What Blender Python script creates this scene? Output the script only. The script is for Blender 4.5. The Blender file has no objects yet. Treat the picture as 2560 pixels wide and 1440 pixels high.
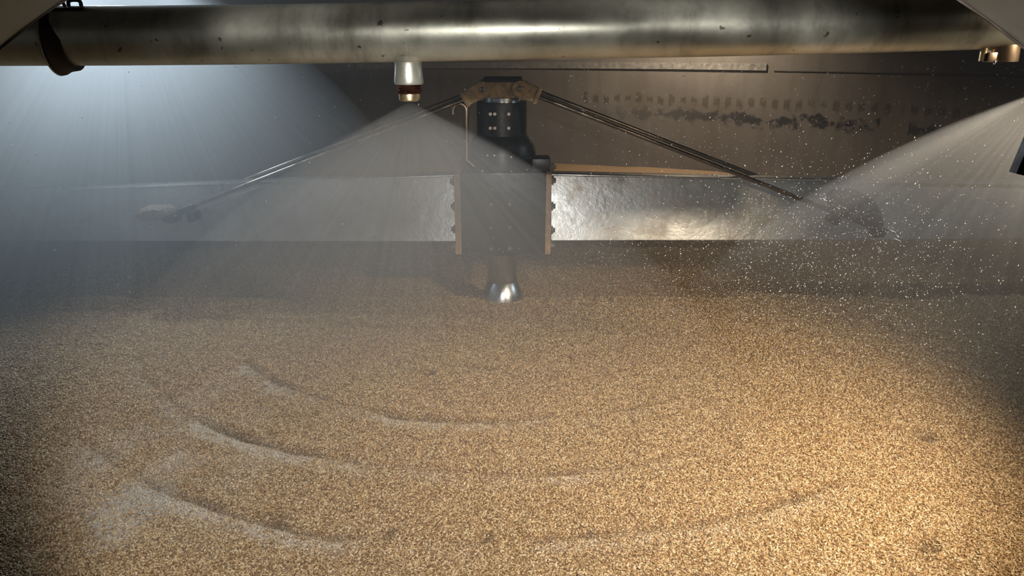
import bpy, bmesh, math, random
from mathutils import Vector, noise, Matrix

# ---------------------------------------------------------------- camera, world, lights, exposure
S = bpy.context.scene
C = S.collection
H = 1.40                    # camera height above the grain bed
PITCH = math.radians(18)
F = 1862.0                  # focal length in pixels of the 2560 px frame
cd = bpy.data.cameras.new('camera')
cam = bpy.data.objects.new('camera', cd); C.objects.link(cam)
cam.location = (0, 0, H); cam.rotation_euler = (math.pi/2 - PITCH, 0, 0)
cd.sensor_width = 36; cd.lens = F/2560*36; cd.clip_start = .02; cd.clip_end = 100
S.camera = cam
S.view_settings.view_transform = 'Standard'; S.view_settings.look = 'None'
S.view_settings.gamma = 1; S.view_settings.use_curve_mapping = False
S.view_settings.exposure = 0.15

w = bpy.data.worlds.new('world'); S.world = w; w.use_nodes = True
w.node_tree.nodes['Background'].inputs[0].default_value = (.5, .55, .6, 1)
w.node_tree.nodes['Background'].inputs[1].default_value = 0.0

def spot(name, loc, target, power, color, angle, blend=.6, radius=.05):
    l = bpy.data.lights.new(name, 'SPOT'); l.energy = power; l.color = color
    l.spot_size = math.radians(angle); l.spot_blend = blend; l.shadow_soft_size = radius
    o = bpy.data.objects.new(name, l); C.objects.link(o); o.location = loc
    o.rotation_euler = (Vector(target) - Vector(loc)).to_track_quat('-Z', 'Y').to_euler()
    return o
def area(name, loc, target, power, color, sx, sy):
    l = bpy.data.lights.new(name, 'AREA'); l.energy = power; l.color = color
    l.shape = 'RECTANGLE'; l.size = sx; l.size_y = sy
    o = bpy.data.objects.new(name, l); C.objects.link(o); o.location = loc
    o.rotation_euler = (Vector(target) - Vector(loc)).to_track_quat('-Z', 'Y').to_euler()
    return o
def point(name, loc, power, color, radius=.06):
    l = bpy.data.lights.new(name, 'POINT'); l.energy = power; l.color = color; l.shadow_soft_size = radius
    o = bpy.data.objects.new(name, l); C.objects.link(o); o.location = loc
    return o
WARM = (1.0, .86, .66); COOL = (.80, .92, 1.0); NEUT = (1, .96, .90)
spot('hatch_work_lamp', (.03, -.04, 1.56), (.02, 2.05, .47), 195, NEUT, 67, .35, .03)
spot('vessel_lamp_right', (1.72, 1.0, 1.66), (.62, 2.75, 0), 300, (1, .80, .55), 68, .9, .035)
spot('vessel_lamp_left', (-2.45, 4.75, 2.0), (-1.5, 2.3, 1.0), 330, COOL, 104, 1, .05)
spot('fill_far_right', (3.9, 3.4, 2.0), (2.0, 3.6, .5), 45, COOL, 110, .8, .06)  # unseen cool spot added to light the right-hand spray
spot('fill_back', (1.9, 8.2, 2.15), (1.9, 8.9, 0), 230, WARM, 165, 1, .06)  # unseen spot added to brighten the far grain and wall
S.cycles.max_bounces = 5; S.cycles.diffuse_bounces = 2; S.cycles.glossy_bounces = 3
S.cycles.transmission_bounces = 2; S.cycles.volume_bounces = 0; S.cycles.volume_step_rate = 4; S.cycles.adaptive_threshold = .05

# ---------------------------------------------------------------- geometry helpers
HUBX, HUBY = -.055, 4.20    # axis of the agitator
RW = 5.15                   # radius of the round vessel
cp, sp = math.cos(PITCH), math.sin(PITCH)
def P(px, py, Y):
    """point of the vertical plane Y that lies in direction (px, py)"""
    u = (px - 1280)/F; v = (py - 720)/F
    fy = cp - v*sp; dz = -(sp + v*cp)
    t = Y/fy
    return Vector((u*t, Y, H + dz*t))
def G(px, py):
    u = (px - 1280)/F; v = (py - 720)/F
    fy = cp - v*sp; dz = -(sp + v*cp); t = -H/dz
    return Vector((u*t, fy*t, 0))

def finish(name, bm, m, parent=None, smooth=True, auto=35):
    bmesh.ops.recalc_face_normals(bm, faces=bm.faces)
    me = bpy.data.meshes.new(name); bm.to_mesh(me); bm.free()
    if smooth:
        for p in me.polygons: p.use_smooth = True
        me.set_sharp_from_angle(angle=math.radians(auto))
    me.materials.append(m)
    o = bpy.data.objects.new(name, me); C.objects.link(o)
    if parent is not None:
        o.parent = parent
        o.matrix_parent_inverse = Matrix.Translation(-Vector(parent_world(parent)))
    return o
_W = {}
def parent_world(p): return _W.get(p.name, (0, 0, 0))
def thing(name, label, cat, loc=(0, 0, 0), group=None, kind=None):
    o = bpy.data.objects.new(name, None); C.objects.link(o); o.location = loc
    o.empty_display_size = .05
    _W[o.name] = tuple(loc)
    tag(o, label, cat, group, kind)
    return o
def tag(o, label=None, cat=None, group=None, kind=None):
    if label: o['label'] = label
    if cat: o['category'] = cat
    if group: o['group'] = group
    if kind: o['kind'] = kind
    return o
def sub(name, bm, m, parent, **k):
    """child mesh; its geometry is given in world space"""
    o = finish(name, bm, m, None, **k)
    w_ = Vector(_W[parent.name]) if parent.name in _W else Vector((0, 0, 0))
    o.parent = parent
    o.matrix_parent_inverse = Matrix.Translation(-w_)
    return o

def box(bm, c, s, rot=None, bev=0):
    r = bmesh.ops.create_cube(bm, size=1)
    vs = r['verts']
    M = Matrix.Translation(Vector(c)) @ (rot.to_4x4() if rot else Matrix.Identity(4)) @ Matrix.Diagonal((s[0], s[1], s[2], 1))
    bmesh.ops.transform(bm, matrix=M, verts=vs)
    if bev:
        es = list({e for v in vs for e in v.link_edges})
        bmesh.ops.bevel(bm, geom=es, offset=bev, segments=2, profile=.6, affect='EDGES')
def frame(d):
    d = Vector(d).normalized()
    a = Vector((0, 0, 1)) if abs(d.z) < .9 else Vector((1, 0, 0))
    x = d.cross(a).normalized(); y = d.cross(x).normalized()
    return x, y, d
def tube(bm, pts, r, n=16, caps=True):
    pts = [Vector(p) for p in pts]
    rs = r if isinstance(r, (list, tuple)) else [r]*len(pts)
    rings = []
    x = None
    for i, p in enumerate(pts):
        d = (pts[min(i+1, len(pts)-1)] - pts[max(i-1, 0)]).normalized()
        if x is None: x, y, _ = frame(d)
        x = (x - d*x.dot(d)).normalized(); y = d.cross(x)
        rings.append([bm.verts.new(p + (x*math.cos(a) + y*math.sin(a))*rs[i]) for a in [2*math.pi*k/n for k in range(n)]])
    for a, b in zip(rings, rings[1:]):
        for k in range(n):
            bm.faces.new((a[k], a[(k+1) % n], b[(k+1) % n], b[k]))
    if caps:
        bm.faces.new(rings[0][::-1]); bm.faces.new(rings[-1])
def lathe(bm, prof, c, n=32, close=True, axis=None, jit=None):
    """prof: list of (radius, height); axis default +Z, c the origin"""
    c = Vector(c)
    if axis is None: X, Y, Z = Vector((1, 0, 0)), Vector((0, 1, 0)), Vector((0, 0, 1))
    else: X, Y, Z = frame(axis)
    rings = []
    for i, (r, z) in enumerate(prof):
        ring = []
        for k in range(n):
            a = 2*math.pi*k/n
            rr = r + (jit(i, a) if jit else 0)
            ring.append(bm.verts.new(c + X*rr*math.cos(a) + Y*rr*math.sin(a) + Z*z))
        rings.append(ring)
    for a, b in zip(rings, rings[1:]):
        for k in range(n):
            bm.faces.new((a[k], a[(k+1) % n], b[(k+1) % n], b[k]))
    if close:
        bm.faces.new(rings[0][::-1]); bm.faces.new(rings[-1])
def prism(bm, pts, Y0, Y1, bev=0):
    """outline pts (x, z) extruded from depth Y0 to Y1"""
    a = [bm.verts.new((x, Y0, z)) for x, z in pts]; b = [bm.verts.new((x, Y1, z)) for x, z in pts]
    fs = [bm.faces.new(a), bm.faces.new(b[::-1])]
    n = len(pts)
    for i in range(n): fs.append(bm.faces.new((a[i], b[i], b[(i+1) % n], a[(i+1) % n])))
    if bev:
        es = [e for e in a[0].link_edges] 
        es = list({e for v in a for e in v.link_edges if e.other_vert(v) in a})
        bmesh.ops.bevel(bm, geom=es, offset=bev, segments=2, affect='EDGES')

# ---------------------------------------------------------------- materials
class NT:
    def __init__(s, name):
        s.m = bpy.data.materials.new(name); s.m.use_nodes = True
        s.t = s.m.node_tree; s.b = s.t.nodes.get('Principled BSDF'); s.out = s.t.nodes.get('Material Output')
    def n(s, typ, **k):
        nd = s.t.nodes.new(typ)
        for a, v in k.items():
            if a.startswith('i_'):
                key = a[2:]; key = int(key) if key.isdigit() else key.replace('_', ' ')
                nd.inputs[key].default_value = v
            else: setattr(nd, a, v)
        return nd
    def l(s, a, b): s.t.links.new(a, b)
    def coord(s, scale=(1, 1, 1), kind='Object'):
        tc = s.n('ShaderNodeTexCoord'); mp = s.n('ShaderNodeMapping'); mp.inputs['Scale'].default_value = scale
        s.l(tc.outputs[kind], mp.inputs[0]); return mp.outputs[0]
    def noise(s, vec, scale, detail=4, rough=.55, dist=0):
        nd = s.n('ShaderNodeTexNoise'); nd.inputs['Scale'].default_value = scale; nd.inputs['Detail'].default_value = detail
        nd.inputs['Roughness'].default_value = rough; nd.inputs['Distortion'].default_value = dist
        if vec is not None: s.l(vec, nd.inputs['Vector'])
        return nd.outputs['Fac']
    def ramp(s, fac, stops):
        nd = s.n('ShaderNodeValToRGB'); e = nd.color_ramp.elements
        while len(e) < len(stops): e.new(.5)
        for el, (p, c) in zip(e, stops):
            el.position = p; el.color = (*c, 1) if isinstance(c, (tuple, list)) else (c, c, c, 1)
        s.l(fac, nd.inputs[0]); return nd.outputs[0]
    def mix(s, fac, a, b, mode='MIX'):
        nd = s.n('ShaderNodeMix', data_type='RGBA', blend_type=mode)
        for sock, v in ((nd.inputs[0], fac), (nd.inputs[6], a), (nd.inputs[7], b)):
            if hasattr(v, 'links') or hasattr(v, 'is_linked'): s.l(v, sock)
            elif isinstance(v, (int, float)) and sock is nd.inputs[0]: sock.default_value = v
            elif isinstance(v, (int, float)): sock.default_value = (v, v, v, 1)
            else: sock.default_value = (*v, 1)
        return nd.outputs[2]
    def math(s, op, a, b=None, c=None, clamp=False):
        nd = s.n('ShaderNodeMath', operation=op); nd.use_clamp = clamp
        for i, v in enumerate((a, b, c)):
            if v is None: continue
            if isinstance(v, (int, float)): nd.inputs[i].default_value = v
            else: s.l(v, nd.inputs[i])
        return nd.outputs[0]
    def bump(s, h, strength=.3, dist=.01):
        nd = s.n('ShaderNodeBump'); nd.inputs['Strength'].default_value = strength; nd.inputs['Distance'].default_value = dist
        s.l(h, nd.inputs['Height']); s.l(nd.outputs[0], s.b.inputs['Normal'])
    def set(s, **k):
        for a, v in k.items():
            sock = s.b.inputs[a.replace('_', ' ')]
            if hasattr(v, 'is_linked'): s.l(v, sock)
            elif isinstance(v, tuple): sock.default_value = (*v, 1)
            else: sock.default_value = v
        return s

def simple(name, col, rough=.5, metal=0, var=.35, scale=18, bump=.15, bd=.003, stretch=(1, 1, 1)):
    t = NT(name); v = t.coord(stretch); f = t.noise(v, scale, 6, .6)
    dark = tuple(c*(1-var) for c in col); lite = tuple(min(1, c*(1+var)) for c in col)
    t.set(Base_Color=t.ramp(f, [(.3, dark), (.7, lite)]), Metallic=metal)
    t.set(Roughness=t.ramp(f, [(.3, max(0, rough-.1)), (.7, min(1, rough+.12))]))
    t.bump(f, bump, bd)
    return t.m
M = {}
M['black'] = simple('black wet paint', (.012, .011, .011), .38, .2, bump=.4, scale=30)
M['bolt'] = simple('dull bolt steel', (.24, .20, .18), .35, .8)
M['steel'] = simple('polished steel', (.70, .72, .74), .24, 1, var=.12, scale=10, bump=.03)
M['rod'] = simple('wet steel tube', (.30, .25, .20), .2, 1, var=.3, scale=12, bump=.05)
M['shaft'] = simple('brown stained steel', (.36, .27, .2), .3, 1, var=.4, scale=9, stretch=(1, 1, .3))
M['tan'] = simple('plate edge with dried malt dust', (.34, .22, .13), .75, 0, var=.3, scale=40, bump=.5)
M['cap'] = simple('brass brown wet plate', (.42, .30, .16), .32, .35, var=.4, scale=35, bump=.5, bd=.004)
M['rim'] = simple('grey painted rim', (.25, .28, .27), .5, .1, var=.25, scale=14)
M['dark'] = simple('dark rusty iron', (.02, .016, .014), .6, .3, var=.4, scale=20, bump=.5)
M['thread'] = simple('rusty thread', (.12, .05, .035), .35, .7, var=.6, scale=60, bump=.5)
M['nozzle'] = simple('brass nozzle', (.5, .38, .22), .3, .9, var=.3, scale=40)
M['weld'] = simple('weld bead', (.38, .34, .28), .45, .8, var=.3, scale=60, bump=.6)

# pipe: greenish grey zinc with rust on the underside and soot streaks
t = NT('dirty zinc pipe'); v = t.coord((1, 1, 1)); vs = t.coord((9, 9, 1.2))
f1 = t.noise(v, 7, 8, .65); f2 = t.noise(t.coord((9, 3, 3)), 1.6, 6, .65); f3 = t.noise(v, 52, 3, .5)
col = t.ramp(f1, [(.3, (.34, .345, .29)), (.7, (.60, .60, .52))])
col = t.mix(t.ramp(f2, [(.50, 0.), (.72, .6)]), col, (.10, .085, .065))
col = t.mix(t.ramp(f3, [(.69, 0.), (.74, .8)]), col, (.05, .045, .04))
t.set(Base_Color=col, Metallic=.75, Roughness=t.ramp(f1, [(.3, .30), (.7, .46)]))
t.bump(f3, .12, .002); M['pipe'] = t.m

# beam: galvanised plate, cloudy and stained, wet
t = NT('galvanised wet beam'); v = t.coord((1, 1, 1))
f1 = t.noise(v, 3.2, 8, .6); f2 = t.noise(t.coord((3, 3, 3)), 3, 4, .6); f3 = t.noise(v, 45, 3, .6)
col = t.ramp(f1, [(.3, (.26, .25, .23)), (.55, (.40, .41, .41)), (.75, (.50, .51, .51))])
col = t.mix(t.ramp(f2, [(.5, 0.), (.75, .6)]), col, (.24, .19, .14))
col = t.mix(t.ramp(f3, [(.68, 0.), (.74, .6)]), col, (.08, .07, .06))
t.set(Base_Color=col, Metallic=.55, Roughness=t.ramp(f2, [(.3, .24), (.7, .40)]), Coat_Weight=.35, Coat_Roughness=.06)
t.bump(t.noise(v, 26, 4, .6), .22, .006); M['beam'] = t.m

# vessel wall: dull brown-grey steel with rows of soot-brown rust where the ring of bolts sat
t = NT('stained vessel wall')
tc = t.n('ShaderNodeTexCoord'); sx = t.n('ShaderNodeSeparateXYZ'); t.l(tc.outputs['Object'], sx.inputs[0])
ang = t.math('ARCTAN2', sx.outputs[0], sx.outputs[1])          # 0 straight ahead
z = sx.outputs[2]
cx = t.n('ShaderNodeCombineXYZ'); t.l(t.math('MULTIPLY', ang, RW), cx.inputs[0]); t.l(z, cx.inputs[1])
cv = cx.outputs[0]
def band(zc, hw, sc, thr, wob=.05):
    n_ = t.noise(cv, sc, 6, .65)
    zz = t.math('ABSOLUTE', t.math('SUBTRACT', t.math('ADD', z, t.math('MULTIPLY', t.math('SUBTRACT', t.noise(cv, 1.1, 2), .5), wob)), zc))
    e = t.math('SUBTRACT', 1, t.math('DIVIDE', zz, hw), clamp=True)
    return t.math('MULTIPLY', t.math('GREATER_THAN', e, 0.01), t.ramp(t.math('ADD', t.math('MULTIPLY', e, .32), t.math('MULTIPLY', n_, 1.15)), [(thr, 0.), (thr+.12, 1.)]))
base = t.ramp(t.noise(cv, .9, 6, .6), [(.3, (.11, .09, .073)), (.7, (.18, .16, .14))])
mp = t.n('ShaderNodeMapping'); mp.inputs['Scale'].default_value = (3, .25, 1); t.l(cv, mp.inputs[0])
base = t.mix(t.ramp(t.noise(mp.outputs[0], 2.5, 5), [(.45, 0.), (.75, .5)]), base, (.10, .07, .05))
win = t.math('MULTIPLY', t.math('GREATER_THAN', ang, .18), t.math('LESS_THAN', ang, 1.02))
gap = t.math('SUBTRACT', 1, t.math('MULTIPLY', t.math('GREATER_THAN', ang, .825), t.math('LESS_THAN', ang, .88)))
fade = t.math('MULTIPLY', t.math('SUBTRACT', ang, .2), 2.2, clamp=True)
b1 = t.math('MULTIPLY', t.math('MULTIPLY', band(.62, .15, 7, .76, .12), win), t.math('MULTIPLY', gap, t.math('ADD', fade, .25)))
b2 = t.math('MULTIPLY', t.math('MULTIPLY', band(.80, .09, 6, .70, .03), t.math('GREATER_THAN', t.math('SINE', t.math('MULTIPLY', ang, 250)), -.1)), win)
base = t.mix(t.math('MULTIPLY', b1, .9), base, (.018, .014, .014))
base = t.mix(t.math('MULTIPLY', b2, .6), base, (.05, .03, .018))
t.set(Base_Color=base, Metallic=.25, Roughness=.5)
t.bump(t.noise(cv, 14, 4), .15, .01); M['wall'] = t.m

# ---------------------------------------------------------------- the setting
def struct(name, bm, m, **k):
    o = finish(name, bm, m, **k); o['kind'] = 'structure'; return o
bm = bmesh.new()
N = 160
rings = []
for r, z_ in ((RW, -.30), (RW, 2.30)):
    rings.append([bm.verts.new((r*math.sin(2*math.pi*k/N), r*math.cos(2*math.pi*k/N), z_)) for k in range(N)])
rings.append([bm.verts.new((v.co.x*1.01, v.co.y*1.01, 2.30)) for v in rings[1]])
rings.append([bm.verts.new((v.co.x*1.01, v.co.y*1.01, -.30)) for v in rings[0]])
for a, b in zip(rings, rings[1:]+rings[:1]):
    for k in range(N): bm.faces.new((a[k], a[(k+1) % N], b[(k+1) % N], b[k]))
o = struct('wall_back', bm, M['wall']); o.location = (HUBX, HUBY, 0)
for nm, z_ in (('floor', -.33), ('ceiling', 2.33)):
    bm = bmesh.new(); lathe(bm, [(RW*1.01, -.03), (RW*1.01, .03)], (0, 0, 0), N)
    o = struct(nm, bm, M['dark'] if nm == 'floor' else simple('dull ceiling steel', (.10, .09, .08), .6, .2)); o.location = (HUBX, HUBY, z_)
def wall_strip(name, a0, a1, z0, z1, th, m):
    bm = bmesh.new(); n = 60; prev = None
    for i in range(n+1):
        a = a0 + (a1-a0)*i/n
        q = [bm.verts.new((r*math.sin(a), r*math.cos(a), z_)) for r, z_ in ((RW-th, z0), (RW-th, z1), (RW-.001, z1), (RW-.001, z0))]
        if prev:
            for k in range(4): bm.faces.new((prev[k], prev[(k+1) % 4], q[(k+1) % 4], q[k]))
        else: bm.faces.new(q)
        prev = q
    bm.faces.new(prev[::-1])
    o = struct(name, bm, m); o.location = (HUBX, HUBY, 0); return o
wall_strip('trim_1', -.35, .585, 1.145, 1.215, .02, simple('wall ledge', (.19, .17, .15), .5, .3))
wall_strip('trim_2', .60, 1.25, 1.14, 1.15, .012, simple('wall seam', (.07, .06, .05), .6, .2))

# ---------------------------------------------------------------- grain bed
random.seed(7)
holes = [(690, 1298, .026, .035), (965, 1337, .020, .03), (1212, 1345, .020, .03), (1985, 1247, .022, .03),
         (2315, 1362, .03, .035), (1468, 1332, .014, .02), (1072, 936, .03, .03), (680, 1090, .018, .02), (2310, 1095, .04, .03)]
HO = [(G(a, b).x, G(a, b).y, r, d) for a, b, r, d in holes]
FUR = [1.10, 1.57, 1.96, 2.33]
def bed_h(x, y):
    r = math.hypot(x-HUBX, y-HUBY); a = math.atan2(x-HUBX, -(y-HUBY)) if r > .001 else 0
    h = .022*noise.fractal(Vector((x*.9, y*.9, 3)), 1, 2, 4) + .006*noise.fractal(Vector((x*7, y*7, 1)), .9, 2, 3)
    wet_sheen = 0; dark = 0
    for i, fr in enumerate(FUR):
        a0_, a1_ = ((-.35, .3), (-1.02, .55), (-1.1, .45), (-.80, .62))[i]
        edge = max(0, min(1, (a-a0_)/.25)) * max(0, min(1, (a1_-a)/.25))
        wob = .035*noise.noise(Vector((a*2.2, i*7.7, 0))) + .012*noise.noise(Vector((a*11, i*3.3, 5)))
        d = r - fr - wob
        amp = (.58 + .9*noise.noise(Vector((a*3.1, i*5.1, 9))) + .7*noise.noise(Vector((a*13, i*4.1, 2)))) * (.5 if i == 0 else 1) * edge
        amp = max(0, amp)
        h += amp*(.012*math.exp(-((d+.035)/.022)**2) - .016*math.exp(-(d/.016)**2) - .004*math.exp(-((d-.05)/.05)**2))
        wet_sheen += 1.15*max(0, amp-.1)*math.exp(-((d-.04)/.035)**2)*(1.0 if i else .3)*max(.22, min(1, .5-.9*a))*max(0, .8+1.6*noise.noise(Vector((x*34, y*34, 4))))
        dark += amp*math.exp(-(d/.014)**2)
    for hx, hy, hr, hd in HO:
        q = math.hypot(x-hx, y-hy)/hr
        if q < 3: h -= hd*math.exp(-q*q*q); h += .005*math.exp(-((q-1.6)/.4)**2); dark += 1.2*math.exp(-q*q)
    q = (y - 4.17 - .05*noise.noise(Vector((x*2.3, 1, 1))))/.07
    st_ = max(0, min(1, q)); st_ = st_*st_*(3-2*st_)
    h -= .13*st_*(1 if y < 7 else max(0, 1-(y-7)/.8))
    if r < .4 and y < 4.17:
        kk = min(1, max(0, (r-.15)/.25)); h = h*kk - .02*(1-kk)
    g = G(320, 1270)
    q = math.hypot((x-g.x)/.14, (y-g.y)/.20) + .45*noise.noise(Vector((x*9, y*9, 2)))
    pool_sheen = max(0, min(1, (1.15-q)*2.2))
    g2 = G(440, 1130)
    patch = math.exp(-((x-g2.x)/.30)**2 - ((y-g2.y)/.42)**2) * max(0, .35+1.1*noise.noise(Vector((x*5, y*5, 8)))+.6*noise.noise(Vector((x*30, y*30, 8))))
    wet_sheen += .75*patch  # glare of the left lamp painted as a pale patch
    return h + .004*noise.noise(Vector((x*28, y*28, 3)))*(1-pool_sheen), wet_sheen, dark, pool_sheen
import bisect
radii = [0.02, .2, .4, .6, .75]
r = .85
while r < 3.15: radii.append(r); r += .014
while r < RW-.01: radii.append(r); r += .09
radii.append(RW-.004)
angs = []
a = -math.pi
while a < math.pi-1e-4:
    angs.append(a); a += math.radians(.42) if abs(a) < math.radians(80) else math.radians(3)
verts = []; at_f = []; at_d = []; at_n = []; at_p = []
for r in radii:
    for a in angs:
        x = HUBX + r*math.sin(a); y = HUBY - r*math.cos(a)
        h, f_, d_, p_ = bed_h(x, y)
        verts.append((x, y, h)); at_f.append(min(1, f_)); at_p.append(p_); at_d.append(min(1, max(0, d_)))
        dist = math.hypot(x, y-0)
        dens = 0
        if y > 1.0:
            inside = abs(x) < .80*y*1.06 + .9
            if inside: dens = 34000 if dist < 2.6 else max(0, 34000*(2.6/dist)**2.0)
            if dist > 6.2: dens = 0
        at_n.append(dens*(1-.6*p_))
na = len(angs); faces = []
for i in range(len(radii)-1):
    for k in range(na):
        k2 = (k+1) % na
        faces.append((i*na+k, i*na+k2, (i+1)*na+k2, (i+1)*na+k))
me = bpy.data.meshes.new('grain_bed'); me.from_pydata(verts, [], faces); me.update()
for nm, arr in (('wet_sheen', at_f), ('darkhole', at_d), ('dens', at_n), ('pool_sheen', at_p)):
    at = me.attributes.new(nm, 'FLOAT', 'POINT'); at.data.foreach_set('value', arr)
for p in me.polygons: p.use_smooth = True
if me.polygons[0].normal.z < 0: me.flip_normals()
bed = bpy.data.objects.new('grain_bed', me); C.objects.link(bed)
tag(bed, 'bed of wet golden malt grain with ring-shaped furrows covering the vessel floor', 'grain', kind='stuff')

def grain_mat(name, inst):
    t = NT(name)
    at = t.n('ShaderNodeAttribute', attribute_name='wet_sheen', attribute_type='INSTANCER' if inst else 'GEOMETRY')
    ad = t.n('ShaderNodeAttribute', attribute_name='darkhole', attribute_type='INSTANCER' if inst else 'GEOMETRY')
    if inst:
        oi = t.n('ShaderNodeObjectInfo')
        rnd = t.n('ShaderNodeAttribute', attribute_name='rnd', attribute_type='INSTANCER').outputs['Fac']
        col = t.ramp(rnd, [(0, (.18, .095, .035)), (.3, (.42, .26, .11)), (.75, (.62, .43, .22)), (1, (.80, .66, .44))])
    else:
        v = t.coord(); vo = t.n('ShaderNodeTexVoronoi'); vo.inputs['Scale'].default_value = 150; t.l(v, vo.inputs['Vector'])
        n2 = t.noise(v, 1.4, 5)
        col = t.ramp(vo.outputs['Distance'], [(.0, (.40, .25, .11)), (.55, (.24, .135, .055)), (1, (.10, .05, .02))])
        col = t.mix(t.ramp(n2, [(.35, 0.), (.7, .35)]), col, (.22, .14, .07))
        vm = t.math('SUBTRACT', 1, vo.outputs['Distance']); t.bump(vm, .9, .006)
    col = t.mix(t.math('MULTIPLY', at.outputs['Fac'], .6), col, (.74, .70, .64))  # shine of wet grain put into the colour as a paler tint
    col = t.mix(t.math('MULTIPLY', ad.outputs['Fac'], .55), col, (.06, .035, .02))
    if inst: t.set(Base_Color=col, Roughness=.22, Specular_IOR_Level=.8, Coat_Weight=.6, Coat_Roughness=.08)
    else:
        ap = t.n('ShaderNodeAttribute', attribute_name='pool_sheen', attribute_type='GEOMETRY').outputs['Fac']
        col = t.mix(ap, col, (.60, .56, .50))  # smooth wet patch, its shine painted as a pale colour
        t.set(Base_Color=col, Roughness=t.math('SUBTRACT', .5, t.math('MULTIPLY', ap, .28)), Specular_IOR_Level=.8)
    return t.m
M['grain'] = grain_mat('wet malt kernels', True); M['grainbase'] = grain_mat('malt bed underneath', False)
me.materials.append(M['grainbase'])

# one kernel: husk with a crease and a small curled rootlet
def kernel_mesh(name, curl):
    bm = bmesh.new()
    L = .0040; prof = [(.0003, -L), (.0015, -L*.72), (.0022, -L*.2), (.0021, L*.25), (.0012, L*.75), (.0003, L)]
    lathe(bm, prof, (0, 0, 0), 6, True, axis=(1, 0, 0.001))
    pts = [Vector((L*.85, 0, 0)), Vector((L*1.3, .0012*curl, .0006)), Vector((L*1.6, .0032*curl, .0012)), Vector((L*1.45, .0052*curl, .0010))]
    tube(bm, pts, [.0005, .00045, .0004, .0002], 4)
    bmesh.ops.recalc_face_normals(bm, faces=bm.faces)
    m_ = bpy.data.meshes.new(name); bm.to_mesh(m_); bm.free()
    for p in m_.polygons: p.use_smooth = True
    m_.materials.append(M['grain'])
    return bpy.data.objects.new(name, m_)
kern = kernel_mesh('malt_kernel', 1)

ng = bpy.data.node_groups.new('scatter grain', 'GeometryNodeTree')
ng.interface.new_socket('Geometry', in_out='INPUT', socket_type='NodeSocketGeometry')
ng.interface.new_socket('Geometry', in_out='OUTPUT', socket_type='NodeSocketGeometry')
nn = ng.nodes; L_ = ng.links
gi = nn.new('NodeGroupInput'); go = nn.new('NodeGroupOutput')
dp = nn.new('GeometryNodeDistributePointsOnFaces')
na_ = nn.new('GeometryNodeInputNamedAttribute'); na_.data_type = 'FLOAT'; na_.inputs[0].default_value = 'dens'
L_.new(gi.outputs[0], dp.inputs['Mesh']); L_.new(na_.outputs[0], dp.inputs['Density'])
rr = nn.new('FunctionNodeRandomValue'); rr.data_type = 'FLOAT_VECTOR'
rr.inputs[0].default_value = (-.8, -.8, 0); rr.inputs[1].default_value = (.8, .8, 6.283)
rs = nn.new('FunctionNodeRandomValue'); rs.data_type = 'FLOAT'; rs.inputs[2].default_value = .85; rs.inputs[3].default_value = 1.4; rs.inputs['Seed'].default_value = 3
rn = nn.new('FunctionNodeRandomValue'); rn.data_type = 'FLOAT'; rn.inputs[2].default_value = 0; rn.inputs[3].default_value = 1; rn.inputs['Seed'].default_value = 11
rz = nn.new('FunctionNodeRandomValue'); rz.data_type = 'FLOAT_VECTOR'; rz.inputs[0].default_value = (0, 0, -.001); rz.inputs[1].default_value = (0, 0, .004); rz.inputs['Seed'].default_value = 5
spn = nn.new('GeometryNodeSetPosition'); L_.new(dp.outputs['Points'], spn.inputs['Geometry']); L_.new(rz.outputs[0], spn.inputs['Offset'])
st = nn.new('GeometryNodeStoreNamedAttribute'); st.data_type = 'FLOAT'; st.domain = 'POINT'; st.inputs['Name'].default_value = 'rnd'
L_.new(spn.outputs[0], st.inputs['Geometry']); L_.new(rn.outputs[1], st.inputs['Value'])
oi = nn.new('GeometryNodeObjectInfo'); oi.inputs['Object'].default_value = kern; oi.inputs['As Instance'].default_value = True
ip = nn.new('GeometryNodeInstanceOnPoints')
L_.new(st.outputs[0], ip.inputs['Points']); L_.new(oi.outputs['Geometry'], ip.inputs['Instance'])
L_.new(rr.outputs[0], ip.inputs['Rotation']); L_.new(rs.outputs[1], ip.inputs['Scale'])
jn = nn.new('GeometryNodeJoinGeometry'); L_.new(ip.outputs[0], jn.inputs[0]); L_.new(gi.outputs[0], jn.inputs[0])
L_.new(jn.outputs[0], go.inputs[0])
md = bed.modifiers.new('kernels', 'NODES'); md.node_group = ng

# ---------------------------------------------------------------- agitator
ag = thing('agitator', 'central rotating agitator with black hub, two long grey arms and sloping tie rods', 'machine', (HUBX, HUBY, 0))
YF = HUBY - .25
# heights from the photograph, taken on the front of the housing
def zf(py, Y=YF): return P(1257, py, Y).z
def xf(px, py, Y=YF): return P(px, py, Y).x
zt, zb = zf(432), zf(634)
xl, xr = xf(1152, 530), xf(1364, 530)
bm = bmesh.new(); box(bm, ((xl+xr)/2, HUBY, (zt+zb)/2), (xr-xl, .50, zt-zb), bev=.008)
hub = sub('hub_housing', bm, M['black'], ag)
# domed shoulder and column
colr = .138
zc0, zc1 = zt, zf(258, HUBY-colr)
bm = bmesh.new(); lathe(bm, [(.19, zt-.004), (.19, zt+.07), (.18, zt+.12), (.158, zt+.16), (colr, zt+.175)], (HUBX, HUBY, 0), 48)
sub('hub_shoulder', bm, M['black'], ag)
bm = bmesh.new(); lathe(bm, [(colr, zt+.16), (colr, zc1)], (HUBX, HUBY, 0), 48)
column = sub('column', bm, M['black'], ag)
bm = bmesh.new(); box(bm, (xf(1352, 420)+.005, HUBY-.10, zf(420)), (.10, .16, .075), bev=.006)
sub('side_boss', bm, M['black'], ag)
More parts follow.
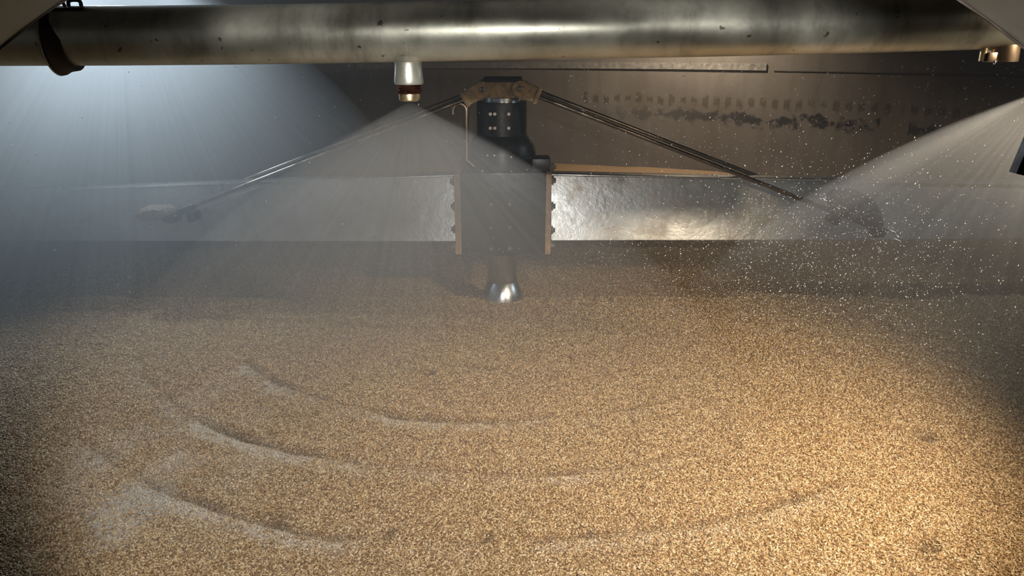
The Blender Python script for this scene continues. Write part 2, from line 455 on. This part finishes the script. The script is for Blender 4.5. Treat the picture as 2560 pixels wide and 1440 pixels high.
# bolt heads in two columns down the front
def bolt_y(px, py, Y, parent, s=.016, m=None):
    c = P(px, py, Y); bm = bmesh.new()
    lathe(bm, [(s*.62, 0), (s*.62, .012), (s*.5, .015)], c + Vector((0, .004, 0)), 6, axis=(0, -1, 0.0001))
    return sub('bolt', bm, m or M['bolt'], parent)
for py in (285, 320, 356):
    for px in (1226, 1237, 1272):
        bolt_y(px, py, HUBY-colr*.985 if px > 1240 else HUBY-colr*.97, column, .019)
for py in (510, 568, 621):
    for px in (1228, 1274): bolt_y(px, py, YF, hub, .017)
for px, py in ((1219, 388), (1236, 388), (1278, 392), (1206, 428), (1279, 429)):
    bolt_y(px, py, HUBY-.19, hub, .011, M['steel'])
# steel collar under the cap
bm = bmesh.new(); lathe(bm, [(.10, zc1-.002), (.10, zc1+.022), (.085, zc1+.026)], (HUBX, HUBY, 0), 40)
sub('collar', bm, M['steel'], ag)
# cap plates: two cheeks with link plates between them
zq0, zq1 = zc1+.026, zf(204, HUBY-.12)
x0, x1 = xf(1196, 230, HUBY-.12), xf(1318, 230, HUBY-.12)
bm = bmesh.new(); ch = .03
prism(bm, [(x0, zq0), (x1, zq0), (x1+.004, zq0+.045), (x1-.012, zq1-.025), (x1-.03, zq1), (x0+.03, zq1), (x0+.008, zq1-.022), (x0-.004, zq0+.045)], HUBY-.12, HUBY+.12, .004)
cap = sub('cap_block', bm, M['cap'], ag)
bm = bmesh.new(); box(bm, ((x0+x1)/2, HUBY, zq1+.008), (x1-x0-.05, .26, .02), bev=.005)
sub('cap_cover', bm, M['black'], ag)
for s_, (pa, pb) in ((-1, ((1206, 224), (1163, 248))), (1, ((1300, 222), (1343, 240)))):
    for side, Yl in (('f', HUBY-.135), ('b', HUBY+.135)):
        A, B = P(pa[0], pa[1], HUBY-.135), P(pb[0], pb[1], HUBY-.135)
        d = (B-A); d.y = 0; d.normalize(); n_ = Vector((-d.z, 0, d.x))
        if n_.z < 0: n_ = -n_
        pts = []
        for k in range(9):
            an = math.pi/2 + math.pi*k/8
            q = A + d*(math.cos(an)*.042) + n_*(math.sin(an)*.042); pts.append((q.x, q.z))
        for q in (B - n_*.036, B + n_*.036): pts.append((q.x, q.z))
        bm = bmesh.new(); prism(bm, pts, Yl-.012, Yl+.012, .002)
        lk = sub('link_plate', bm, M['cap'], ag)
        if side == 'f':
            bm = bmesh.new(); lathe(bm, [(.014, 0), (.014, .016), (.010, .02)], (A.x, Yl-.010, A.z), 16, axis=(0, -1, .0001))
            sub('pivot_pin', bm, M['bolt'], lk)
            bm = bmesh.new()
            box(bm, (B.x, Yl, B.z), (.022, .05, .085), rot=Matrix.Rotation(-math.atan2(d.z, d.x), 3, 'Y'), bev=.003)
            sub('rod_clamp', bm, M['cap'], lk)

# arms: tapering box beams, the face leaning back at the top
YB = HUBY-.07; LEAN = .085
def arm(s_, pts):
    """pts: (px, top py, bottom py) from hub to tip"""
    bm = bmesh.new(); prev = None; tops = []
    for px, ty, by in pts:
        T = P(px, ty, YB+LEAN/2); B = P(px, by, YB-LEAN/2)
        B.x = T.x
        sec = [(T.x, YB+LEAN/2, T.z), (B.x, YB-LEAN/2, B.z), (B.x, HUBY+.11, B.z), (T.x, HUBY+.07, T.z)]
        q = [bm.verts.new(v_) for v_ in sec]
        if prev:
            for k in range(4): bm.faces.new((prev[k], prev[(k+1) % 4], q[(k+1) % 4], q[k]))
        else: bm.faces.new(q)
        prev = q; tops.append(T)
    bm.faces.new(prev[::-1])
    bmesh.ops.bevel(bm, geom=bm.edges[:], offset=.004, segments=2, affect='EDGES')
    a_ = sub('arm_beam', bm, M['beam'], ag, auto=30)
    bm = bmesh.new()
    for T0, T1 in zip(tops, tops[1:]):
        m0 = (T0+T1)/2; d = T1-T0
        box(bm, (m0.x, (YB+LEAN/2+HUBY+.07)/2 - .004, m0.z+.004), (d.length+.002, HUBY+.07-YB-LEAN/2+.03, .009), rot=Matrix.Rotation(-math.atan2(d.z, d.x), 3, 'Y'), bev=.002)
    sub('top_lip', bm, M['beam'], a_)
    return tops
tr = arm(1, [(1379, 438, 601), (1800, 447, 600), (2560, 461, 597), (3120, 471, 596)])
tl = arm(-1, [(1140, 440, 603), (600, 459, 603), (0, 483, 602), (-560, 503, 600)])
# end flanges of the housing with their bolts
for px0, px1, s_ in ((1137, 1152, -1), (1364, 1378, 1)):
    Yp = HUBY-.26
    xa, xb_ = P(px0, 530, Yp).x, P(px1, 530, Yp).x
    bm = bmesh.new(); box(bm, ((xa+xb_)/2, HUBY, (zf(436, Yp)+zf(636, Yp))/2), (xb_-xa, .52, zf(436, Yp)-zf(636, Yp)), bev=.003)
    fl = sub('flange_plate', bm, M['tan'], ag)
    tag(fl, 'tan dust-coated edge plate')
    xe = xb_ if s_ > 0 else xa
    for py in ((418, 450, 515, 575, 615) if s_ > 0 else (452, 515, 572, 618)):
        c = P(px1 if s_ > 0 else px0, py, HUBY-.22); bm = bmesh.new()
        if py == 418: c.x -= .0
        lathe(bm, [(.022, 0), (.022, .016), (.012, .018), (.012, .028)], (xe-.003*s_, HUBY-.215, c.z), 6, axis=(s_, 0, .0001))
        sub('bolt', bm, M['bolt'], fl)
# bent vent pipe left of the column
A = P(1166, 400, HUBY-.1); B = P(1166, 276, HUBY-.1)
bm = bmesh.new(); pts = [A, B]; rr_ = .036
for k in range(1, 9):
    an = math.pi*k/8; pts.append(B + Vector((-rr_ + rr_*math.cos(an), 0, rr_*math.sin(an))))
pts.append(pts[-1] + Vector((0, 0, -.02)))
A2 = Vector((A.x+.05, A.y, A.z-.04)); pts = [A2] + pts
tube(bm, pts, .013, 12); sub('vent_pipe', bm, M['shaft'], ag)
# lower shaft and cone skirt
zs0 = zf(712, HUBY-.09); zs1 = zb+.01
bm = bmesh.new(); lathe(bm, [(.135, zb-.045), (.135, zs1)], (HUBX, HUBY, 0), 40); sub('bearing_ring', bm, M['black'], ag)
bm = bmesh.new(); lathe(bm, [(.086, zs0-.03), (.086, zb-.04)], (HUBX, HUBY, 0), 40); sub('shaft', bm, M['shaft'], ag)
zc = zf(754, HUBY-.13)
bm = bmesh.new(); lathe(bm, [(.126, -.2), (.130, -.012), (.088, zs0), (.084, zs0+.004)], (HUBX, HUBY, 0), 64); sub('cone_skirt', bm, M['steel'], ag)
# tie rods: one in front of each arm, one behind it
for s_, top, mid in ((1, (1343, 240), (2205, 576)), (-1, (1163, 248), (418, 540))):
    for Yr in (HUBY-.125, HUBY+.125):
        A = P(*top, HUBY-.125); B = P(*mid, HUBY-.145)
        B.y = HUBY-.145 if Yr < HUBY else HUBY+.125; A.y = Yr
        if Yr > HUBY: A.z += .015; B.z += .02
        A = A + (A-B).normalized()*.03
        bm = bmesh.new(); tube(bm, [A, (A+B)/2, B], .0115, 16)
        for f_ in (.35, .7):
            pass
        sub('tie_rod', bm, M['rod'], ag)
    # bracket where the rods meet the arm
    e = P(mid[0], mid[1], HUBY-.15); q = P(mid[0]-(115 if s_ > 0 else -60), mid[1]-(50 if s_ > 0 else 20), HUBY-.15)
    bm = bmesh.new()
    d = (e-q); L2 = d.length; an = math.atan2(d.z, d.x)
    box(bm, ((e.x+q.x)/2, HUBY-.155, (e.z+q.z)/2), (L2+.04, .05, .035), rot=Matrix.Rotation(-an, 3, 'Y'), bev=.006)
    box(bm, (q.x, HUBY-.125, q.z-.05), (.05, .10, .05), rot=Matrix.Rotation(-an, 3, 'Y'), bev=.01)
    box(bm, (e.x-.02*s_, HUBY-.125, e.z-.015), (.06, .10, .045), bev=.01)
    br = sub('rod_bracket', bm, M['dark'], ag)
    for dx, dz in ((.01, .0), (.045, -.05)):
        bm = bmesh.new(); c = e + Vector((s_*(dx+.03), 0, dz))
        tube(bm, [c, c+Vector((s_*.035, -.002, -.014))], .005, 8); sub('bolt', bm, M['steel'], br)

# grain heaps sitting on the brackets
def heap(name, outline, Y0, Y1, label, m):
    bm = bmesh.new(); n = len(outline); ys = 7; rings = []
    cxm = sum(p[0] for p in outline)/n; czm = sum(p[1] for p in outline)/n
    for j in range(ys):
        tt = j/(ys-1); k = math.sin(math.pi*(.12+.76*tt))**.6
        ring = []
        for (x, z_) in outline:
            p = Vector((cxm+(x-cxm)*k, Y0+(Y1-Y0)*tt, czm+(z_-czm)*k))
            p += .006*Vector((noise.noise(p*40), 0, noise.noise(p*40+Vector((5, 5, 5)))))
            ring.append(bm.verts.new(p))
        rings.append(ring)
    for a, b in zip(rings, rings[1:]):
        for k in range(n): bm.faces.new((a[k], a[(k+1) % n], b[(k+1) % n], b[k]))
    bm.faces.new(rings[0][::-1]); bm.faces.new(rings[-1])
    bmesh.ops.subdivide_edges(bm, edges=bm.edges[:], cuts=2, use_grid_fill=True)
    for v_ in bm.verts: v_.co += .005*noise.noise_vector(v_.co*110)
    o = finish(name, bm, m, smooth=True, auto=60)
    tag(o, label, 'grain', kind='stuff'); return o
t = NT('clump of malt'); v = t.coord(); vo = t.n('ShaderNodeTexVoronoi'); vo.inputs['Scale'].default_value = 130; t.l(v, vo.inputs['Vector'])
t.set(Base_Color=t.ramp(vo.outputs['Distance'], [(0, (.30, .19, .10)), (.7, (.08, .045, .025))]), Roughness=.6)
t.bump(t.math('SUBTRACT', 1, vo.outputs['Distance']), .9, .006); M['clump'] = t.m
t = NT('shaded clump of malt'); v = t.coord(); vo = t.n('ShaderNodeTexVoronoi'); vo.inputs['Scale'].default_value = 130; t.l(v, vo.inputs['Vector'])  # malt like the other clump, with its shade put into the colour
t.set(Base_Color=t.ramp(vo.outputs['Distance'], [(0, (.05, .035, .03)), (.7, (.015, .01, .008))]), Roughness=.6)
t.bump(t.math('SUBTRACT', 1, vo.outputs['Distance']), .9, .006); M['clumpshade'] = t.m
Yh = HUBY-.16
ol = [(2082, 528), (2070, 505), (2070, 485), (2084, 474), (2112, 471), (2142, 478), (2170, 489), (2192, 505), (2204, 530), (2212, 556), (2214, 574), (2190, 574), (2150, 556), (2115, 542)]
heap('grain_heap', [(P(a, b, Yh).x, P(a, b, Yh).z) for a, b in ol], Yh-.035, HUBY-.085, 'clump of wet grain coloured as in shade, caught on the tie rod bracket of the right arm', M['clumpshade'])
ol = [(452, 530), (440, 520), (420, 513), (395, 514), (370, 515), (350, 522), (340, 535), (344, 548), (365, 552), (400, 549), (430, 541)]
heap('grain_heap', [(P(a, b, Yh).x, P(a, b, Yh).z) for a, b in ol], Yh-.05, HUBY-.085, 'low brown grain pile on the bracket at the lower end of the left tie rod', M['clump'])

# ---------------------------------------------------------------- spray pipe across the top
YP = 1.62
ctr = [(-700, 88), (-300, 91), (0, 91), (300, 90), (650, 87), (1000, 81), (1400, 74), (1800, 67), (2200, 57), (2560, 46), (2900, 34), (3300, 18)]
pp = [P(a, b, YP) for a, b in ctr]
PR = .0585
pipe = thing('spray_pipe', 'thick stained grey water pipe crossing the top of the view with spray nozzles underneath', 'pipe', tuple(P(1280, 76, YP)))
bm = bmesh.new(); fine = []
for a, b in zip(pp, pp[1:]):
    for k in range(6): fine.append(a.lerp(b, k/6))
fine.append(pp[-1])
for _ in range(3): fine = [fine[0]] + [(a+b*2+c)/4 for a, b, c in zip(fine, fine[1:], fine[2:])] + [fine[-1]]
tube(bm, fine, PR, 64); sub('pipe_tube', bm, M['pipe'], pipe)
def pipe_c(px):
    x = P(px, 76, YP).x
    return min(fine, key=lambda q: abs(q.x-x)).lerp(min(fine, key=lambda q: abs(q.x-x)), 0), x
def nozzle(px, r=.0275, full=True):
    q, x = pipe_c(px); zc_ = q.z; c = Vector((x, YP, zc_))
    def Z(py): return P(px, py, YP).z
    d0 = Z(148)-Z(76)
    k = zc_ - Z(78)
    def z_(py): return Z(py)+k
    bm = bmesh.new()
    lathe(bm, [(r*1.45, zc_-PR*.80), (r*1.3, z_(146)), (r*1.04, z_(152)), (r, z_(160)), (r*1.05, z_(180)), (r*1.12, z_(202)), (r*1.06, z_(208)), (r*.9, z_(209))], (x, YP, 0), 32)
    so = sub('nozzle_socket', bm, M['pipe'], pipe)
    bm = bmesh.new()
    for j in range(15):
        a = -math.pi*(.12+.76*j/14)
        bmesh.ops.create_uvsphere(bm, u_segments=8, v_segments=6, radius=.0042, matrix=Matrix.Translation((x+r*1.12*math.cos(a), YP+r*1.12*math.sin(a), z_(143)+.0015*math.sin(j*2.3))))
    sub('weld_bead', bm, M['weld'], so)
    bm = bmesh.new(); pr = []
    for j in range(7):
        y0 = 209+j*3.2
        pr += [(r*(.80), z_(y0)), (r*(1.04 if j in (2, 4, 6) else .92), z_(y0+1.6))]
    pr += [(r*.8, z_(232))]
    lathe(bm, pr, (x, YP, 0), 24, jit=lambda i, a: .0012*math.sin(3*a+i)); sub('thread', bm, M['thread'], so)
    bm = bmesh.new(); lathe(bm, [(r*.80, z_(231)), (r*.82, z_(236)), (r*.80, z_(247)), (r*.66, z_(250)), (r*.3, z_(250))], (x, YP, 0), 24)
    sub('nozzle_tip', bm, M['nozzle'], so)
    return Vector((x, YP, z_(250)))
tipC = nozzle(1017)
# short fat stub and thin pin near the right end
q, x = pipe_c(2512); bm = bmesh.new()
zA = q.z-PR*.8; zB = P(2512, 154, YP).z
lathe(bm, [(.030, zB), (.031, zB+.002), (.030, zA)], (x+.004, YP, 0), 32)
o = sub('pipe_stub', bm, M['shaft'], pipe)
bm = bmesh.new(); box(bm, (x-.028, YP-.012, zB+.009), (.018, .022, .020), bev=.003); sub('stub_lug', bm, M['shaft'], o)
bm = bmesh.new(); bmesh.ops.create_icosphere(bm, subdivisions=2, radius=.003, matrix=Matrix.Translation((x-.022, YP-.022, zB-.001)) @ Matrix.Diagonal((1, 1, 1.5, 1))); sub('water_drop', bm, M['steel'], o)
q, x = pipe_c(2462); bm = bmesh.new()
lathe(bm, [(.007, zB+.001), (.0075, zA)], (x, YP-.01, 0), 16); sub('pin', bm, M['nozzle'], pipe)
tipR = nozzle(2660)
# clamp band and hanger at the left
q, x = pipe_c(128); bm = bmesh.new()
prof = []
bandw = .018
ax = Vector((1, .10, .0)).normalized()
X, Y_, Z_ = frame(ax)
lathe(bm, [(PR*1.005, -bandw), (PR*1.17, -bandw*.98), (PR*1.185, -bandw*.6), (PR*1.08, 0), (PR*1.03, bandw), (PR*1.0, bandw)], q+Vector((.008, 0, -.0085)), 48, axis=ax)
cl = sub('clamp_band', bm, M['dark'], pipe)
bm = bmesh.new()
tube(bm, [q + (X*math.cos(a) + Y_*math.sin(a))*PR*1.18 - ax*bandw*.95 + Vector((.008, 0, -.0085)) for a in [2*math.pi*k/48 for k in range(49)]], .0016, 8, caps=False)
sub('band_edge', bm, M['weld'], cl)
bm = bmesh.new(); c = P(160, 164, YP); lathe(bm, [(.001, -.008), (.005, -.002), (.009, .004), (.011, .02)], c, 16); sub('drain_lug', bm, M['thread'], cl)
# hanger: saddle plate with an eye and a hook above the pipe
bm = bmesh.new(); c = P(205, 24, YP); box(bm, (c.x-.014, YP, c.z-.006), (.065, .07, .016), bev=.002)
hg = sub('hanger_saddle', bm, M['dark'], pipe)
bm = bmesh.new()
def ringm(bm, c, rx, rz, th):
    pts = [Vector((c.x+rx*math.copysign(abs(math.cos(a))**.6, math.cos(a)), c.y, c.z+rz*math.copysign(abs(math.sin(a))**.6, math.sin(a)))) for a in [2*math.pi*k/24 for k in range(25)]]
    tube(bm, pts, th, 10, caps=False)
ringm(bm, P(187, 12, YP), .0128, .0090, .0038)
c = P(187, 3, YP); tube(bm, [c+Vector((0, 0, .003)), c+Vector((0, 0, 1.2))], .0135, 12)
tube(bm, [P(157, -30, YP), P(156, -8, YP), P(158, 8, YP), P(164, 18, YP), P(173, 23, YP)], .0034, 10)
sub('hanger_eye', bm, M['dark'], hg)

# ---------------------------------------------------------------- hatch rim (arched opening seen in both top corners)
YR0, YR1, RR, ZR = .32, .60, .70, .82
hr = thing('hatch_rim', 'grey curved rim of the inspection hatch showing in both upper corners', 'hatch', (0, YR1, ZR))
def arch(bm, prof, a0=38, a1=142, n=90, jit=0):
    """closed section prof of (radius, depth) swept along the top of the hatch circle"""
    prev = None
    for i in range(n+1):
        an = math.radians(a0+(a1-a0)*i/n); q = []
        for k, (r_, y_) in enumerate(prof):
            rr2 = r_ + jit*noise.noise(Vector((math.cos(an)*25, math.sin(an)*25, k)))
            q.append(bm.verts.new((rr2*math.cos(an), YR1+y_, ZR+rr2*math.sin(an))))
        if prev:
            for k in range(len(q)): bm.faces.new((prev[k], prev[(k+1) % len(q)], q[(k+1) % len(q)], q[k]))
        else: bm.faces.new(q)
        prev = q
    bm.faces.new(prev[::-1])
bm = bmesh.new(); arch(bm, [(RR, 0), (RR, -.28), (RR+.012, -.28), (RR+.012, 0)])
sub('hatch_neck', bm, M['rim'], hr)
bm = bmesh.new(); arch(bm, [(RR-.0015, .001), (RR, .005), (RR+.012, .005), (RR+.016, .001), (RR+.013, .0005), (RR+.002, .0005)], jit=.0012)
sub('rusty_lip', bm, simple('rusty brown lip', (.045, .033, .027), .6, .3, var=.5, scale=40, bump=.6), hr)
for s_ in (-1, 1):
    bm = bmesh.new(); xx = s_*.18; z0_ = ZR + math.sqrt((RR+.012)**2-.18*.18)
    tube(bm, [(xx, .45, z0_-.006), (xx, .45, 2.30)], .009, 12); sub('hanger_rod', bm, M['rim'], hr)

# dark iron bar hanging at the right edge
bm = bmesh.new()
A = P(2532, 432, 1.2); B = P(2590, 447, 1.2); up = Vector((.007+.004, 0, .051)).normalized()
L3 = (2.30-A.z)/up.z
pts = [(A.x, A.z), (B.x, B.z), (B.x+up.x*L3*1.02, B.z+up.z*L3*1.02), (A.x+up.x*L3, A.z+up.z*L3)]
pts[2] = (pts[2][0], 2.30); pts[3] = (pts[3][0], 2.30)
prism(bm, pts, 1.19, 1.21, .0015)
o = finish('iron_bar', bm, M['dark']); tag(o, 'black iron bar end hanging into view at the right edge of the picture', 'bar')

# ---------------------------------------------------------------- water in the air
def vol_mat(name, color, dens_fn, aniso=.3):
    t = NT(name); t.t.nodes.remove(t.b)
    pv = t.n('ShaderNodeVolumePrincipled'); pv.inputs['Color'].default_value = (*color, 1)
    pv.inputs['Anisotropy'].default_value = aniso
    t.l(pv.outputs[0], t.out.inputs['Volume'])
    d = dens_fn(t)
    if isinstance(d, (int, float)): pv.inputs['Density'].default_value = d
    else: t.l(d, pv.inputs['Density'])
    return t.m
def spray(name, tip, half, height, k, label, streak, color, aniso=.3, reach=1.0, dirn=(0, 0, -1), flank=(.40, .62), pw=1.35):
    """bell of spray below a nozzle: steep flare bending into a fall"""
    bm = bmesh.new(); n = 48; prof = []
    m_ = 14
    for i in range(m_+1):
        tt = i/m_
        hh = height*tt**1.6
        rad = min(.012 + math.tan(half)*hh, reach*(1-math.exp(-(math.tan(half)*hh+.012)/reach)))
        prof.append((rad, hh))
    lathe(bm, prof, (0, 0, 0), n, True, axis=dirn if dirn != (0, 0, -1) else (0, 0.00001, -1))
    me_m = vol_mat(name+' water', color, lambda t: dens(t, k, streak, reach, flank, pw), aniso)
    o = finish(name, bm, me_m); o.location = tip
    tag(o, label, 'spray', kind='stuff'); return o
def dens(t, k, streak, reach, flank, pw):
    tc = t.n('ShaderNodeTexCoord'); ln = t.n('ShaderNodeVectorMath', operation='LENGTH'); t.l(tc.outputs['Object'], ln.inputs[0])
    nm = t.n('ShaderNodeVectorMath', operation='NORMALIZE'); t.l(tc.outputs['Object'], nm.inputs[0])
    r_ = ln.outputs['Value']
    base = t.math('DIVIDE', k, t.math('ADD', t.math('POWER', r_, pw), .03))
    nz = t.ramp(t.noise(nm.outputs[0], streak, 2, .6), [(.38, .25), (.62, 1.)])
    sp_ = t.n('ShaderNodeSeparateXYZ'); t.l(nm.outputs[0], sp_.inputs[0])
    c_ = t.math('MULTIPLY', sp_.outputs[2], -1)
    fl_ = t.n('ShaderNodeMapRange', interpolation_type='SMOOTHSTEP'); t.l(c_, fl_.inputs[0])
    fl_.inputs[1].default_value = flank[0]; fl_.inputs[2].default_value = flank[1]
    f_ = fl_.outputs[0]
    if len(flank) > 2:
        g_ = t.n('ShaderNodeMapRange', interpolation_type='SMOOTHSTEP'); t.l(c_, g_.inputs[0])
        g_.inputs[1].default_value = flank[1]; g_.inputs[2].default_value = flank[2]; g_.inputs[3].default_value = 1; g_.inputs[4].default_value = .08
        f_ = t.math('MULTIPLY', f_, g_.outputs[0])
    return t.math('MULTIPLY', t.math('MULTIPLY', base, nz), f_)
spray('spray_cone', tipC, math.radians(64), tipC.z-.04, .10, 'grey cone of water spray fanning out under the middle nozzle', 30, (.97, .93, .88), .1, 1.15, flank=(.42, .52), pw=2.6)
spray('spray_cone', Vector((-1.70, 3.5, 1.80)), math.radians(66), 1.76, .85, 'bright white sheet of spray falling in rays at the upper left behind the pipe', 60, (.90, .95, 1.0), .3, 1.55, flank=(.40, .95), pw=1.8)
spray('spray_cone', tipR, math.radians(64), tipR.z-.04, .24, 'bluish spray fan entering from the right edge of the picture', 22, (.86, .91, 1.0), .2, 1.2, flank=(.42, .50, .66), pw=2.1)
bm = bmesh.new(); box(bm, (HUBX, 4.975, 1.14), (6.2, 6.25, 2.04))
o = finish('water_mist', bm, vol_mat('mist', (.93, .95, .97), lambda t: .025, .2), smooth=False)
tag(o, 'thin grey water mist filling the vessel above the grain', 'mist', kind='stuff')

# drops in flight, mostly on the right
random.seed(21)
bm = bmesh.new(); 
def drop(c, d, L, r):
    X, Y, Z = frame(d)
    rings = []
    a0 = bm.verts.new(c - Z*L/2); a1 = bm.verts.new(c + Z*L/2)
    R_ = [bm.verts.new(c + (X*math.cos(q)+Y*math.sin(q))*r) for q in (0, 1.571, 3.142, 4.712)]
    for k in range(4):
        bm.faces.new((a0, R_[(k+1) % 4], R_[k])); bm.faces.new((a1, R_[k], R_[(k+1) % 4]))
nd_ = 0
while nd_ < 6500:
    if random.random() < .72: px, py = random.gauss(2060, 270), random.gauss(700, 190)
    elif random.random() < .6: px, py = random.uniform(1420, 2560), random.uniform(120, 950)
    else: px, py = random.uniform(0, 2560), random.uniform(100, 1200)
    Yd = random.uniform(1.9, 3.9)
    c = P(px, py, Yd)
    if c.z < .03 or c.z > 1.35: continue
    e = .00038*Yd*random.uniform(.5, 1.25)
    if random.random() < .06: e *= 1.5
    side = 1 if random.random() < .7 else -1
    d = Vector((side*random.uniform(.2, 1), random.uniform(-.4, .4), random.uniform(.3, 1)))
    drop(c, d, e*random.choice((2.2, 3, 4, 6, 8)), e); nd_ += 1
t = NT('lit water drops'); t.set(Base_Color=(.85, .88, .92), Roughness=.15, Specular_IOR_Level=.8)
o = finish('water_droplets', bm, t.m, smooth=True, auto=180)
tag(o, 'fine white water drops flying through the air, thickest in front of the right arm', 'water drops', kind='stuff')
